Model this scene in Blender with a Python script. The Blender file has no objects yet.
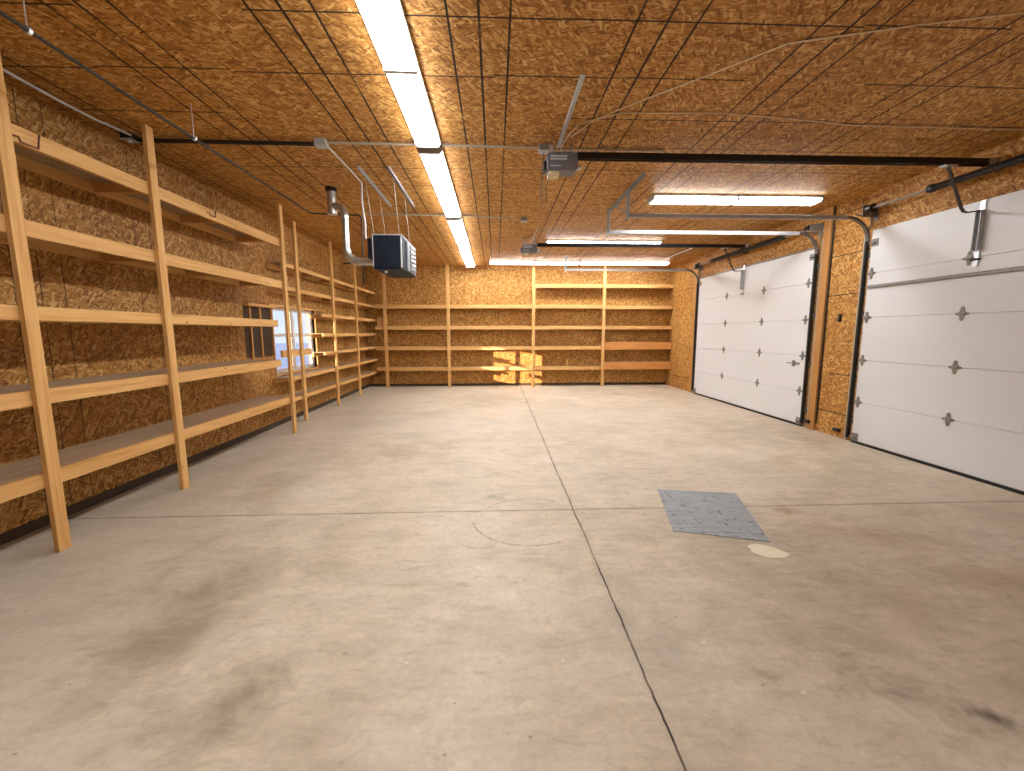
import bpy, bmesh, math, random
from mathutils import Vector, Matrix
random.seed(7)
S = bpy.context.scene
COL = S.collection
PI = math.pi

# ------------------------------------------------------------------ dimensions (metres)
XL, XR = -3.85, 5.33          # inner faces of the side walls
YB, YF = 12.78, -1.6          # back wall, wall behind the camera
H = 3.58                      # ceiling height
EXPOSURE = 1.08

# ------------------------------------------------------------------ node helpers
class NT:
    def __init__(s, name):
        s.m = bpy.data.materials.new(name); s.m.use_nodes = True
        s.t = s.m.node_tree; s.t.nodes.clear()
        s.out = s.n('ShaderNodeOutputMaterial')
        s.bsdf = s.n('ShaderNodeBsdfPrincipled')
        s.l(s.bsdf.outputs[0], s.out.inputs[0])
    def n(s, t, **k):
        o = s.t.nodes.new(t)
        for a, b in k.items(): setattr(o, a, b)
        return o
    def l(s, a, b): s.t.links.new(a, b)
    def put(s, sock, v):
        if hasattr(v, 'is_linked') or isinstance(v, bpy.types.NodeSocket): s.l(v, sock)
        else: sock.default_value = v
    def math(s, op, a, b=None, c=None, clamp=False):
        o = s.n('ShaderNodeMath', operation=op, use_clamp=clamp)
        s.put(o.inputs[0], a)
        if b is not None: s.put(o.inputs[1], b)
        if c is not None: s.put(o.inputs[2], c)
        return o.outputs[0]
    def mix(s, f, a, b, mode='MIX'):
        o = s.n('ShaderNodeMix', data_type='RGBA', blend_type=mode)
        s.put(o.inputs[0], f); s.put(o.inputs[6], a); s.put(o.inputs[7], b)
        return o.outputs[2]
    def ramp(s, f, stops, interp='LINEAR'):
        o = s.n('ShaderNodeValToRGB'); o.color_ramp.interpolation = interp
        e = o.color_ramp.elements
        while len(e) < len(stops): e.new(0.5)
        for x, (p, c) in zip(e, stops):
            x.position = p; x.color = (c[0], c[1], c[2], 1) if not isinstance(c, (int, float)) else (c, c, c, 1)
        s.put(o.inputs[0], f); return o.outputs[0]
    def noise(s, v, scale, detail=3, rough=.55, dist=0.0):
        o = s.n('ShaderNodeTexNoise'); s.l(v, o.inputs['Vector'])
        o.inputs['Scale'].default_value = scale; o.inputs['Detail'].default_value = detail
        o.inputs['Roughness'].default_value = rough; o.inputs['Distortion'].default_value = dist
        return o.outputs[0]
    def mapping(s, v, loc=(0, 0, 0), rot=(0, 0, 0), scale=(1, 1, 1)):
        o = s.n('ShaderNodeMapping'); s.l(v, o.inputs[0])
        o.inputs[1].default_value = loc; o.inputs[2].default_value = rot; o.inputs[3].default_value = scale
        return o.outputs[0]
    def coords(s): return s.n('ShaderNodeTexCoord').outputs['Object']
    def sep(s, v):
        o = s.n('ShaderNodeSeparateXYZ'); s.l(v, o.inputs[0]); return o.outputs
    def comb(s, a, b, c=0.0):
        o = s.n('ShaderNodeCombineXYZ'); s.put(o.inputs[0], a); s.put(o.inputs[1], b); s.put(o.inputs[2], c); return o.outputs[0]
    def bump(s, h, strength=.3, dist=.01):
        o = s.n('ShaderNodeBump'); o.inputs['Strength'].default_value = strength; o.inputs['Distance'].default_value = dist
        s.l(h, o.inputs['Height']); s.l(o.outputs[0], s.bsdf.inputs['Normal'])

def lin(r, g, b):
    f = lambda c: (c / 255 / 12.92) if c / 255 <= .04045 else ((c / 255 + .055) / 1.055) ** 2.4
    return (f(r), f(g), f(b), 1)

def simple(name, col, rough=.5, metal=0.0, var=.12, scale=8, spec=.5):
    n = NT(name); v = n.coords(); f = n.noise(v, scale, 4)
    a = tuple(c * (1 - var) for c in col[:3]) + (1,); b = tuple(min(1, c * (1 + var)) for c in col[:3]) + (1,)
    n.l(n.mix(n.math('MULTIPLY_ADD', f, 1.6, -.3, clamp=True), a, b), n.bsdf.inputs['Base Color'])
    n.bsdf.inputs['Roughness'].default_value = rough; n.bsdf.inputs['Metallic'].default_value = metal
    n.bsdf.inputs['Specular IOR Level'].default_value = spec
    return n.m

OSB_DARK, OSB_MID, OSB_LIGHT = lin(104, 64, 25), lin(180, 125, 58), lin(226, 182, 112)
def osb(name, plane, tripleA=None, seamsB=None, strengthA=.9, strengthB=.7, gain=1.0, rot=0.0):
    """strand board: layered flat wood strands, printed nailing lines, board joints"""
    n = NT(name); X, Y, Z = n.sep(n.coords())
    a, b = {'XY': (X, Y), 'YZ': (Y, Z), 'XZ': (X, Z)}[plane]
    if plane == 'XY' and rot: a, b = Y, X
    p = n.comb(a, b)
    vals = []
    warp = n.n('ShaderNodeTexNoise'); n.l(p, warp.inputs['Vector']); warp.inputs['Scale'].default_value = 5
    wv = n.n('ShaderNodeVectorMath', operation='SCALE'); n.l(warp.outputs['Color'], wv.inputs[0]); wv.inputs[3].default_value = .035
    add = n.n('ShaderNodeVectorMath', operation='ADD'); n.l(p, add.inputs[0]); n.l(wv.outputs[0], add.inputs[1])
    for ang, sx, sy, off in ((.15, 12, 66, 0), (-.35, 14, 70, 5), (.6, 15, 60, 9), (-1.0, 18, 60, 3)):
        q = n.mapping(n.mapping(add.outputs[0], rot=(0, 0, ang)), loc=(off, off * 1.7, 0), scale=(sx, sy, 1))
        vo = n.n('ShaderNodeTexVoronoi', voronoi_dimensions='2D', feature='F1'); n.l(q, vo.inputs['Vector']); vo.inputs['Scale'].default_value = 1
        c = n.sep(vo.outputs['Color'])
        vals.append((c[0], c[1]))
    v = vals[0][0]
    for (val, pick) in vals[1:]:
        v = n.mix(n.math('GREATER_THAN', pick, .62), v, val)
    v = n.sep(v)[0] if False else v
    fine = n.noise(n.mapping(add.outputs[0], rot=(0, 0, .25), scale=(14, 90, 1)), 1, 3)
    big = n.noise(p, .9, 3)
    bw = n.n('ShaderNodeRGBToBW'); n.l(v, bw.inputs[0])
    t = n.math('ADD', n.math('MULTIPLY', bw.outputs[0], .62), n.math('MULTIPLY', fine, .22))
    t = n.math('ADD', t, n.math('MULTIPLY', big, .26))
    col = n.ramp(t, [(.16, OSB_DARK), (.32, lin(150, 99, 42)), (.52, OSB_MID), (.70, lin(200, 147, 77)), (.86, OSB_LIGHT)])
    flk = n.noise(n.mapping(p, rot=(0, 0, .4), scale=(1, 2.6, 1)), 22, 3, .65)
    col = n.mix(n.math('MULTIPLY', n.math('GREATER_THAN', flk, .655), .6), col, lin(74, 44, 18))
    # whole boards differ a little in tone
    cell = n.n('ShaderNodeTexWhiteNoise', noise_dimensions='2D')
    n.l(n.comb(n.math('FLOOR', n.math('DIVIDE', a, 1.2)), n.math('FLOOR', n.math('DIVIDE', b, 2.44))), cell.inputs['Vector'])
    col = n.mix(n.math('MULTIPLY', cell.outputs[0], .16), col, lin(150, 92, 38))
    brk = n.noise(n.mapping(p, loc=(3, 8, 0)), 1.1, 2)
    if tripleA:
        ph, per, off, w = tripleA
        tt = n.math('ABSOLUTE', n.math('SUBTRACT', n.math('MULTIPLY', n.math('FRACT', n.math('ADD', n.math('DIVIDE', n.math('SUBTRACT', a, ph), per), .5)), per), per / 2))
        l1 = n.math('LESS_THAN', tt, w * 1.15)
        l2 = n.math('LESS_THAN', n.math('ABSOLUTE', n.math('SUBTRACT', tt, off)), w)
        ln = n.math('MAXIMUM', l1, l2)
        ln = n.math('MULTIPLY', ln, n.math('MULTIPLY_ADD', brk, 3.0, -.35, clamp=True))
        col = n.mix(n.math('MULTIPLY', ln, strengthA), col, lin(34, 18, 8))
    if seamsB:
        ph, per, w = seamsB
        k = n.math('DIVIDE', n.math('SUBTRACT', b, ph), per)
        ki = n.math('FLOOR', n.math('ADD', k, .5))
        d = n.math('ABSOLUTE', n.math('SUBTRACT', b, n.math('ADD', n.math('MULTIPLY', ki, per), ph)))
        wn = n.n('ShaderNodeTexWhiteNoise', noise_dimensions='2D')
        ai = n.math('FLOOR', n.math('DIVIDE', n.math('ADD', a, n.math('MULTIPLY', ki, .43)), .98))
        n.l(n.comb(ai, ki), wn.inputs['Vector'])
        # alternate board ends jog by a few centimetres
        jog = n.math('MULTIPLY', n.math('SUBTRACT', wn.outputs[0], .5), .05)
        d = n.math('ABSOLUTE', n.math('ADD', n.math('SUBTRACT', b, n.math('ADD', n.math('MULTIPLY', ki, per), ph)), jog))
        s1 = n.math('MULTIPLY', n.math('LESS_THAN', d, w), n.math('GREATER_THAN', wn.outputs[0], .32))
        col = n.mix(n.math('MULTIPLY', s1, strengthB), col, lin(36, 18, 8))
        k2 = n.math('FRACT', n.math('DIVIDE', n.math('SUBTRACT', b, ph), per / 3))
        s2 = n.math('LESS_THAN', n.math('ABSOLUTE', n.math('SUBTRACT', k2, .5)), w * 1.3 / (per / 3))
        col = n.mix(n.math('MULTIPLY', n.math('MULTIPLY', s2, n.math('MULTIPLY_ADD', flk, 2, -.6, clamp=True)), .5), col, lin(96, 36, 20))
    if gain != 1.0:
        col = n.mix(1.0, col, (gain, gain, gain, 1), 'MULTIPLY')
    n.l(col, n.bsdf.inputs['Base Color'])
    n.bsdf.inputs['Roughness'].default_value = .62
    n.bsdf.inputs['Specular IOR Level'].default_value = .25
    n.bump(t, .25, .004)
    return n.m

def lumber(name, axis, c0=(214, 165, 98), c1=(238, 197, 132), cd=(166, 112, 56)):
    n = NT(name); v = n.coords()
    sc = [26, 26, 26]; sc[axis] = 1.3
    g = n.noise(n.mapping(v, scale=tuple(sc)), 1, 4, .6, .4)
    sc2 = [90, 90, 90]; sc2[axis] = 3
    g2 = n.noise(n.mapping(v, scale=tuple(sc2)), 1, 2)
    f = n.math('ADD', n.math('MULTIPLY', g, .75), n.math('MULTIPLY', g2, .3))
    col = n.ramp(f, [(.25, lin(*cd)), (.45, lin(*c0)), (.75, lin(*c1))])
    big = n.noise(v, .9, 2)
    col = n.mix(n.math('MULTIPLY', big, .35), col, lin(206, 140, 84))
    vo = n.n('ShaderNodeTexVoronoi', feature='F1'); sk = [7, 7, 7]; sk[axis] = 2.3
    n.l(n.mapping(v, scale=tuple(sk)), vo.inputs['Vector']); vo.inputs['Scale'].default_value = 1
    kn = n.math('LESS_THAN', vo.outputs['Distance'], .05)
    col = n.mix(n.math('MULTIPLY', kn, .75), col, lin(96, 52, 26))
    n.l(col, n.bsdf.inputs['Base Color']); n.bsdf.inputs['Roughness'].default_value = .6
    n.bsdf.inputs['Specular IOR Level'].default_value = .25
    n.bump(g2, .15, .002)
    return n.m

def concrete():
    n = NT('worn_concrete'); v = n.coords(); X, Y, Z = n.sep(v)
    a = n.noise(v, .55, 5, .6, .3); b = n.noise(n.mapping(v, loc=(9, 3, 0)), 2.3, 6, .65, .4)
    c = n.noise(v, 26, 4, .7); sm = n.noise(n.mapping(v, rot=(0, 0, .5), scale=(1.2, 5, 1)), 1.5, 5, .65, .6)
    t = n.math('ADD', n.math('MULTIPLY', a, .45), n.math('MULTIPLY', b, .35))
    t = n.math('ADD', t, n.math('MULTIPLY', sm, .25))
    col = n.ramp(t, [(.36, lin(166, 150, 126)), (.46, lin(196, 180, 156)), (.54, lin(214, 197, 173)), (.66, lin(228, 214, 195))])
    col = n.mix(n.math('MULTIPLY_ADD', c, 1.2, -.45, clamp=True), col, lin(150, 136, 118), 'MIX') if False else n.mix(n.math('MULTIPLY', n.math('MULTIPLY_ADD', c, 1.8, -.5, clamp=True), .4), col, lin(150, 130, 104))
    med = n.noise(n.mapping(v, loc=(2, 7, 0), rot=(0, 0, .4), scale=(1, 2.2, 1)), 6.5, 6, .72, .5)
    col = n.mix(n.math('MULTIPLY', n.math('MULTIPLY_ADD', med, 5, -2.55, clamp=True), .42), col, lin(148, 128, 98))
    col = n.mix(n.math('MULTIPLY', n.math('MULTIPLY_ADD', med, -5, 2.15, clamp=True), .3), col, lin(222, 212, 198))
    col = n.mix(n.math('MULTIPLY', n.math('MULTIPLY_ADD', X, -.25, -.15, clamp=True), .45), col, lin(182, 174, 162))
    def blot(cx, cy, rx, ry, ang, colour, amt, nz=.75, soft=1.0):
        q = n.mapping(n.mapping(v, loc=(-cx, -cy, 0)), rot=(0, 0, -ang), scale=(1, 1, 1))
        q = n.mapping(q, scale=(1 / rx, 1 / ry, 0))
        ln = n.n('ShaderNodeVectorMath', operation='LENGTH'); n.l(q, ln.inputs[0])
        d = n.math('ADD', ln.outputs['Value'], n.math('MULTIPLY', n.math('SUBTRACT', b, .5), nz * 4))
        m = n.math('DIVIDE', n.math('SUBTRACT', 1.0, d), soft, clamp=True)
        return n.mix(n.math('MULTIPLY', n.math('MULTIPLY', m, amt), n.math('MULTIPLY_ADD', sm, 3.2, -.75, clamp=True)), col, colour)
    # dirt, oil and rust with shapes of their own
    for args in ((-1.75, 2.35, .55, .8, .3, lin(126, 108, 84), .55), (-1.15, 1.75, .22, .45, -.5, lin(104, 90, 66), .6),
                 (-2.3, 4.3, .6, .8, .2, lin(150, 132, 100), .45), (-1.3, 5.6, .8, .5, .2, lin(166, 144, 110), .5), (-.05, 4.0, .22, .14, .2, lin(132, 120, 108), .6),
                 (1.85, 1.65, .36, .16, -.65, lin(112, 96, 78), .75), (2.1, 1.5, .12, .05, -.5, lin(84, 70, 58), .8), (1.3, 1.75, .07, .03, -.6, lin(90, 76, 62), .8),
                 (2.62, 3.55, .22, .1, -.4, lin(150, 108, 50), .75), (3.0, 3.05, .55, .22, -.2, lin(158, 128, 90), .6), (3.9, 3.45, .35, .16, .1, lin(166, 132, 84), .6),
                 (3.6, 5.0, .5, .22, .3, lin(172, 140, 96), .6), (2.4, 2.1, .5, .3, .5, lin(176, 150, 118), .5), (3.3, 2.4, .5, .3, -.3, lin(164, 130, 86), .5),
                 (.75, 2.1, .3, .6, .1, lin(160, 152, 138), .5), (2.8, 5.9, .9, .5, 0, lin(182, 156, 118), .5)):
        col = blot(*args)
    for args in ((-3.0, 1.6, .6, 1.4, .1, lin(196, 190, 180), .55), (4.4, 5.3, .12, .05, 0, lin(222, 206, 176), .8, .2, .3), (4.0, 5.15, .09, .04, .2, lin(222, 206, 176), .8, .2, .3),
                 (3.9, 4.75, .1, .04, .2, lin(222, 206, 176), .7, .2, .3), (3.2, 4.9, .3, .16, .2, lin(208, 192, 170), .5), (-.9, 2.5, .3, .12, .4, lin(206, 192, 170), .6),
                 (0.2, 7.4, 3.0, 1.2, 0, lin(204, 195, 184), .45), (1.6, 8.6, 2.0, .8, 0, lin(206, 197, 186), .4)):
        col = blot(*args)
    # curved tyre scuff left of the joint crossing
    def ring(cx, cy, r, w, lo, hi, amt, sy=1.0):
        q = n.mapping(n.mapping(v, loc=(-cx, -cy, 0)), scale=(1, sy, 0))
        ln = n.n('ShaderNodeVectorMath', operation='LENGTH'); n.l(q, ln.inputs[0])
        e = n.math('LESS_THAN', n.math('ABSOLUTE', n.math('SUBTRACT', n.math('ADD', ln.outputs['Value'], n.math('MULTIPLY', b, .04)), r)), w)
        x, y, z = n.sep(q); an = n.math('ARCTAN2', y, x)
        e = n.math('MULTIPLY', e, n.math('MULTIPLY', n.math('GREATER_THAN', an, lo), n.math('LESS_THAN', an, hi)))
        e = n.math('MULTIPLY', e, n.math('MULTIPLY_ADD', c, 2.4, -.6, clamp=True))
        return n.mix(n.math('MULTIPLY', e, amt), col, lin(96, 88, 82))
    col = ring(.28, 3.45, .50, .012, -3.1, -1.1, .6, 1.1); col = ring(.30, 3.52, .46, .014, .9, 2.6, .45, 1.1)
    col = ring(-.1, 3.3, .33, .009, -2.2, -1.3, .4)
    sp = n.n('ShaderNodeTexVoronoi', feature='F1'); n.l(n.mapping(v, scale=(1, 1.6, 1)), sp.inputs['Vector']); sp.inputs['Scale'].default_value = 6.5
    spc = n.sep(sp.outputs['Color'])
    pit = n.math('MULTIPLY', n.math('LESS_THAN', n.math('ADD', sp.outputs['Distance'], n.math('MULTIPLY', c, .1)), .115), n.math('GREATER_THAN', spc[0], .62))
    col = n.mix(n.math('MULTIPLY', pit, .45), col, lin(108, 90, 70))
    pit2 = n.math('MULTIPLY', n.math('LESS_THAN', n.math('ADD', sp.outputs['Distance'], n.math('MULTIPLY', c, .1)), .12), n.math('LESS_THAN', spc[0], .16))
    col = n.mix(n.math('MULTIPLY', pit2, .6), col, lin(236, 226, 208))
    # control joints
    wob = n.math('ADD', n.math('MULTIPLY', n.math('SUBTRACT', n.noise(v, 1.2, 4), .5), .035), n.math('MULTIPLY', n.math('SUBTRACT', n.noise(v, 9, 4), .5), .016))
    j1 = n.math('ABSOLUTE', n.math('SUBTRACT', n.math('ADD', X, wob), n.math('MULTIPLY_ADD', Y, .004, .695)))
    j2 = n.math('ABSOLUTE', n.math('SUBTRACT', n.math('ADD', Y, n.math('MULTIPLY', wob, .3)), 3.655))
    br = n.math('MULTIPLY_ADD', n.noise(v, 5, 3), 1.7, .0, clamp=True)
    far = n.math('LESS_THAN', Y, 12.2)
    m1 = n.math('MULTIPLY', n.math('LESS_THAN', j1, .0055), far)
    m2 = n.math('LESS_THAN', j2, .006)
    jm = n.math('MULTIPLY', n.math('MAXIMUM', m1, n.math('MULTIPLY', m2, .8)), br)
    halo = n.math('MULTIPLY', n.math('DIVIDE', n.math('SUBTRACT', .045, n.math('MINIMUM', j1, j2)), .045, clamp=True), .16)
    col = n.mix(halo, col, lin(120, 102, 82))
    col = n.mix(jm, col, lin(58, 42, 32))
    n.l(col, n.bsdf.inputs['Base Color'])
    n.l(n.math('MULTIPLY_ADD', b, .35, .34), n.bsdf.inputs['Roughness'])
    n.bsdf.inputs['Specular IOR Level'].default_value = .35
    n.bump(n.math('SUBTRACT', c, n.math('MULTIPLY', jm, 3)), .12, .004)
    return n.m

def emissive(name, col, strength):
    n = NT(name); v = n.coords()
    n.bsdf.inputs['Base Color'].default_value = (.9, .9, .9, 1)
    f = n.noise(v, 3, 2)
    n.l(n.mix(n.math('MULTIPLY', f, .1), col, (1, 1, 1, 1)), n.bsdf.inputs['Emission Color'])
    n.bsdf.inputs['Emission Strength'].default_value = strength
    n.bsdf.inputs['Roughness'].default_value = .3
    return n.m

M = {}
M['floor'] = concrete()
M['osb_ceiling'] = osb('strand_board_ceiling', 'XY', (-.09, 1.195, .195, .0078), (3.48, .61, .0072), 1.0, .95)
M['osb_side'] = osb('strand_board_side_wall', 'YZ', (.1, 1.22, .2, .005), None, .7, gain=.86)
M['osb_right'] = osb('strand_board_door_wall', 'YZ', (6.5, 4.6, 2.1, .001), (.36, .61, .008), .0, .85)
M['osb_back'] = osb('strand_board_back_wall', 'XZ', (.1, 1.22, .2, .004), None, .45)
M['osb_deck'] = osb('strand_board_shelf', 'XY', None, None)
for i, a in enumerate('xyz'):
    M['lumber_' + a] = lumber('pine_lumber_' + a, i)
M['deck'] = lumber('grey_plywood', 1, (158, 138, 112), (182, 164, 138), (124, 102, 78))
M['lumber_orange'] = lumber('orange_pine_lumber', 0, (206, 140, 76), (226, 166, 98), (164, 98, 50))
M['plate'] = simple('wall_foot_shade', lin(66, 50, 32), .7)  # dark brown that paints the shade at the foot of the walls
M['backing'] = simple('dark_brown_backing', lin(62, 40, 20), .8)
M['lumber_dark'] = lumber('weathered_tan_pine', 2, (176, 126, 68), (200, 150, 90), (138, 92, 46))
M['door'] = simple('white_door_enamel', lin(222, 221, 221), .38, var=.025, scale=1.2)
M['rubber'] = simple('black_rubber', lin(20, 19, 18), .6)
M['black'] = simple('black_painted_metal', lin(20, 19, 20), .35, var=.3)
M['gas'] = simple('black_iron_pipe', lin(30, 25, 20), .5, .1)
M['galv'] = simple('galvanised_steel', lin(186, 188, 190), .45, .35, .12, 14)
M['galv_dull'] = simple('dull_zinc_steel', lin(138, 134, 128), .5, .3, .15, 14)
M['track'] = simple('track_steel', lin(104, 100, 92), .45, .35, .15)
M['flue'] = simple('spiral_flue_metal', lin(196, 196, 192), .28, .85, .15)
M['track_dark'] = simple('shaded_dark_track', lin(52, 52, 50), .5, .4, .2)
M['zinc'] = simple('bright_zinc', lin(214, 218, 220), .3, .7, .1)
M['emt'] = simple('conduit_steel', lin(176, 166, 148), .45, .25)
M['white'] = simple('white_fixture_enamel', lin(232, 232, 228), .35, var=.02)
M['greycap'] = simple('grey_end_cap', lin(190, 188, 184), .5, var=.05)
M['tube_light'] = emissive('lit_diffuser', (.93, .97, 1.0, 1), 15.0)
M['heater_dark'] = simple('dark_blue_black_enamel', lin(14, 22, 36), .6, .0, .2, spec=.25)
M['heater_grey'] = simple('light_grey_enamel', lin(142, 146, 150), .6, var=.05, spec=.2)
M['motor_grey'] = simple('grey_opener_plastic', lin(104, 102, 106), .45)
M['motor_label'] = simple('pale_grey_print', lin(186, 186, 192), .5)
M['amber'] = simple('cloudy_light_cover', lin(206, 190, 150), .3, var=.1)
M['cable'] = simple('cream_cable', lin(232, 206, 170), .55)
M['cable_white'] = simple('white_cable', lin(206, 204, 200), .5)
M['cable_black'] = simple('black_cable', lin(28, 24, 22), .5)
M['rust'] = simple('rusty_wire', lin(92, 34, 20), .6)
M['floorplate'] = None
def floorplate():
    n = NT('grey_painted_plate'); v = n.coords()
    a = n.noise(n.mapping(v, rot=(0, 0, .45), scale=(1, 5, 1)), 5, 5, .7); b = n.noise(v, 14, 4, .7)
    col = n.ramp(a, [(.3, lin(132, 137, 140)), (.55, lin(156, 160, 163)), (.8, lin(174, 175, 174))])
    col = n.mix(n.math('MULTIPLY', n.math('GREATER_THAN', b, .60), .7), col, lin(84, 78, 76))
    # scratches running along the plate
    w = n.noise(n.mapping(v, rot=(0, 0, .28), scale=(60, 2.2, 1)), 1, 2)
    m = n.noise(n.mapping(v, loc=(4, 4, 0)), 3.0, 2)
    col = n.mix(n.math('MULTIPLY', n.math('MULTIPLY', n.math('GREATER_THAN', w, .66), n.math('GREATER_THAN', m, .5)), .7), col, lin(86, 84, 88))
    n.l(col, n.bsdf.inputs['Base Color']); n.bsdf.inputs['Roughness'].default_value = .5; n.bump(b, .2, .003)
    return n.m
M['floorplate'] = floorplate()
M['filler'] = simple('pale_filler', lin(238, 226, 198), .7, var=.12, scale=22)
M['vinyl'] = simple('white_window_vinyl', lin(214, 208, 200), .4, var=.04)
M['snow'] = simple('pale_ground', lin(170, 180, 196), .9, var=.08, scale=.8)
g = NT('window_glass'); g.bsdf.inputs['Transmission Weight'].default_value = 1; g.bsdf.inputs['Roughness'].default_value = 0
g.bsdf.inputs['IOR'].default_value = 1.02; g.bsdf.inputs['Base Color'].default_value = (.97, .98, 1, 1)
gt = g.n('ShaderNodeBsdfTransparent'); gm = g.n('ShaderNodeMixShader'); gg = g.n('ShaderNodeBsdfGlossy'); gg.inputs['Roughness'].default_value = .02
gm.inputs[0].default_value = .06; g.l(gt.outputs[0], gm.inputs[1]); g.l(gg.outputs[0], gm.inputs[2]); g.l(gm.outputs[0], g.out.inputs[0])
M['glass'] = g.m

# ------------------------------------------------------------------ mesh helpers (world metres)
class MB:
    def __init__(s): s.b = bmesh.new()
    def box(s, x0, x1, y0, y1, z0, z1):
        v = [s.b.verts.new(p) for p in ((x0, y0, z0), (x1, y0, z0), (x1, y1, z0), (x0, y1, z0), (x0, y0, z1), (x1, y0, z1), (x1, y1, z1), (x0, y1, z1))]
        for f in ((0, 3, 2, 1), (4, 5, 6, 7), (0, 1, 5, 4), (1, 2, 6, 5), (2, 3, 7, 6), (3, 0, 4, 7)): s.b.faces.new([v[i] for i in f])
        return s
    def prism(s, pts, vec):
        """closed polygon (3-D points) pushed along vec"""
        vec = Vector(vec)
        a = [s.b.verts.new(p) for p in pts]; c = [s.b.verts.new(Vector(p) + vec) for p in pts]
        s.b.faces.new(a); s.b.faces.new(c[::-1])
        for i in range(len(a)): s.b.faces.new((a[i], c[i], c[(i + 1) % len(a)], a[(i + 1) % len(a)])[::-1])
        return s
    def tube(s, pts, r, n=10, cap=True):
        pts = [Vector(p) for p in pts]; rs = r if isinstance(r, (list, tuple)) else [r] * len(pts)
        up = None; rings = []
        for i, p in enumerate(pts):
            t = (pts[min(i + 1, len(pts) - 1)] - pts[max(i - 1, 0)]).normalized()
            if up is None:
                up = t.orthogonal().normalized()
            up = (up - t * up.dot(t)).normalized(); w = t.cross(up)
            rings.append([s.b.verts.new(p + (up * math.cos(k * 2 * PI / n) + w * math.sin(k * 2 * PI / n)) * rs[i]) for k in range(n)])
        for a, c in zip(rings, rings[1:]):
            for k in range(n): s.b.faces.new((a[k], a[(k + 1) % n], c[(k + 1) % n], c[k]))
        if cap: s.b.faces.new(rings[0][::-1]); s.b.faces.new(rings[-1])
        return s
    def strip(s, pts, w, h, up=(0, 0, 1)):
        """rectangular bar swept through the points; w across, h along 'up'"""
        pts = [Vector(p) for p in pts]; rings = []
        for i, p in enumerate(pts):
            t = (pts[min(i + 1, len(pts) - 1)] - pts[max(i - 1, 0)]).normalized()
            side = Vector(up).cross(t).normalized(); u = t.cross(side)
            rings.append([s.b.verts.new(p + side * (a * w / 2) + u * (b * h / 2)) for a, b in ((-1, -1), (1, -1), (1, 1), (-1, 1))])
        for a, c in zip(rings, rings[1:]):
            for k in range(4): s.b.faces.new((a[k], a[(k + 1) % 4], c[(k + 1) % 4], c[k]))
        s.b.faces.new(rings[0][::-1]); s.b.faces.new(rings[-1])
        return s
    def build(s, name, mat, parent=None, bevel=0.0, smooth=False, origin=None):
        root = parent
        while root is not None and root.parent is not None: root = root.parent
        off = Vector(root.location) if root is not None else Vector(origin or (0, 0, 0))
        bmesh.ops.translate(s.b, verts=s.b.verts, vec=-off)
        bmesh.ops.recalc_face_normals(s.b, faces=s.b.faces)
        me = bpy.data.meshes.new(name); s.b.to_mesh(me); s.b.free()
        if smooth:
            for f in me.polygons: f.use_smooth = True
            try: me.set_sharp_from_angle(angle=.7)
            except Exception: pass
        o = bpy.data.objects.new(name, me); COL.objects.link(o)
        me.materials.append(mat)
        if parent is not None: o.parent = parent
        else: o.location = off
        if bevel:
            m = o.modifiers.new('edge', 'BEVEL'); m.width = bevel; m.segments = 2; m.limit_method = 'ANGLE'
        return o

def tag(o, label=None, cat=None, group=None, kind=None):
    if label: o['label'] = label
    if cat: o['category'] = cat
    if group: o['group'] = group
    if kind: o['kind'] = kind
    return o
def empty(name, loc, **k):
    o = bpy.data.objects.new(name, None); COL.objects.link(o); o.location = loc; o.empty_display_size = .1
    return tag(o, **k)
def kids(o): return [c for c in COL.objects if c.parent == o]
def copy_tree(o, parent=None):
    ch = kids(o)
    c = o.copy(); COL.objects.link(c)
    if parent is not None: c.parent = parent
    for x in ch: copy_tree(x, c)
    return c
def arc(cx, cz, r, a0, a1, y, n=8):
    return [(cx + r * math.cos(a0 + (a1 - a0) * i / n), y, cz + r * math.sin(a0 + (a1 - a0) * i / n)) for i in range(n + 1)]

# ------------------------------------------------------------------ room shell
W = .16
DOORS = ((1.95, 5.84), (6.88, 10.80))       # near and far overhead door, Y ranges
DH = 3.05
tag(MB().box(XL - W, XR + W, YF - W, YB + W, -.15, 0).build('floor', M['floor']), kind='structure')
tag(MB().box(XL - W, XR + W, YF - W, YB + W, H, H + .12).build('ceiling', M['osb_ceiling']), kind='structure')
tag(MB().box(XL, XR, YB, YB + W, 0, H).build('wall_back', M['osb_back']), kind='structure')
tag(MB().box(XL, XR, YF - W, YF, 0, H).build('wall_front', M['osb_back']), kind='structure')
WY0, WY1, WZ0, WZ1 = 7.42, 9.12, .90, 2.09  # window opening
b = MB(); b.box(XL - W, XL, YF - W, WY0, 0, H).box(XL - W, XL, WY1, YB + W, 0, H).box(XL - W, XL, WY0, WY1, 0, WZ0).box(XL - W, XL, WY0, WY1, WZ1, H)
tag(b.build('wall_left', M['osb_side']), kind='structure')
b = MB(); ys = [YF - W, DOORS[0][0] + .04, DOORS[0][1] - .04, DOORS[1][0] + .04, DOORS[1][1] - .04, YB + W]
for i in range(0, 6, 2): b.box(XR, XR + W, ys[i], ys[i + 1], 0, H)
for i in (1, 3): b.box(XR, XR + W, ys[i], ys[i + 1], (3.02 if i == 1 else 2.965), H)
tag(b.build('wall_right', M['osb_right']), kind='structure')
tag(MB().box(XL, XL + .012, YF, YB, 0, .085).build('shade_strip_left', M['plate']), kind='structure')  # shade along the wall foot, put in as a thin dark strip
tag(MB().box(XL + .02, XR - .01, YB - .012, YB, 0, .07).build('shade_strip_back', M['plate']), kind='structure')  # same painted shade strip under the back shelving
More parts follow.
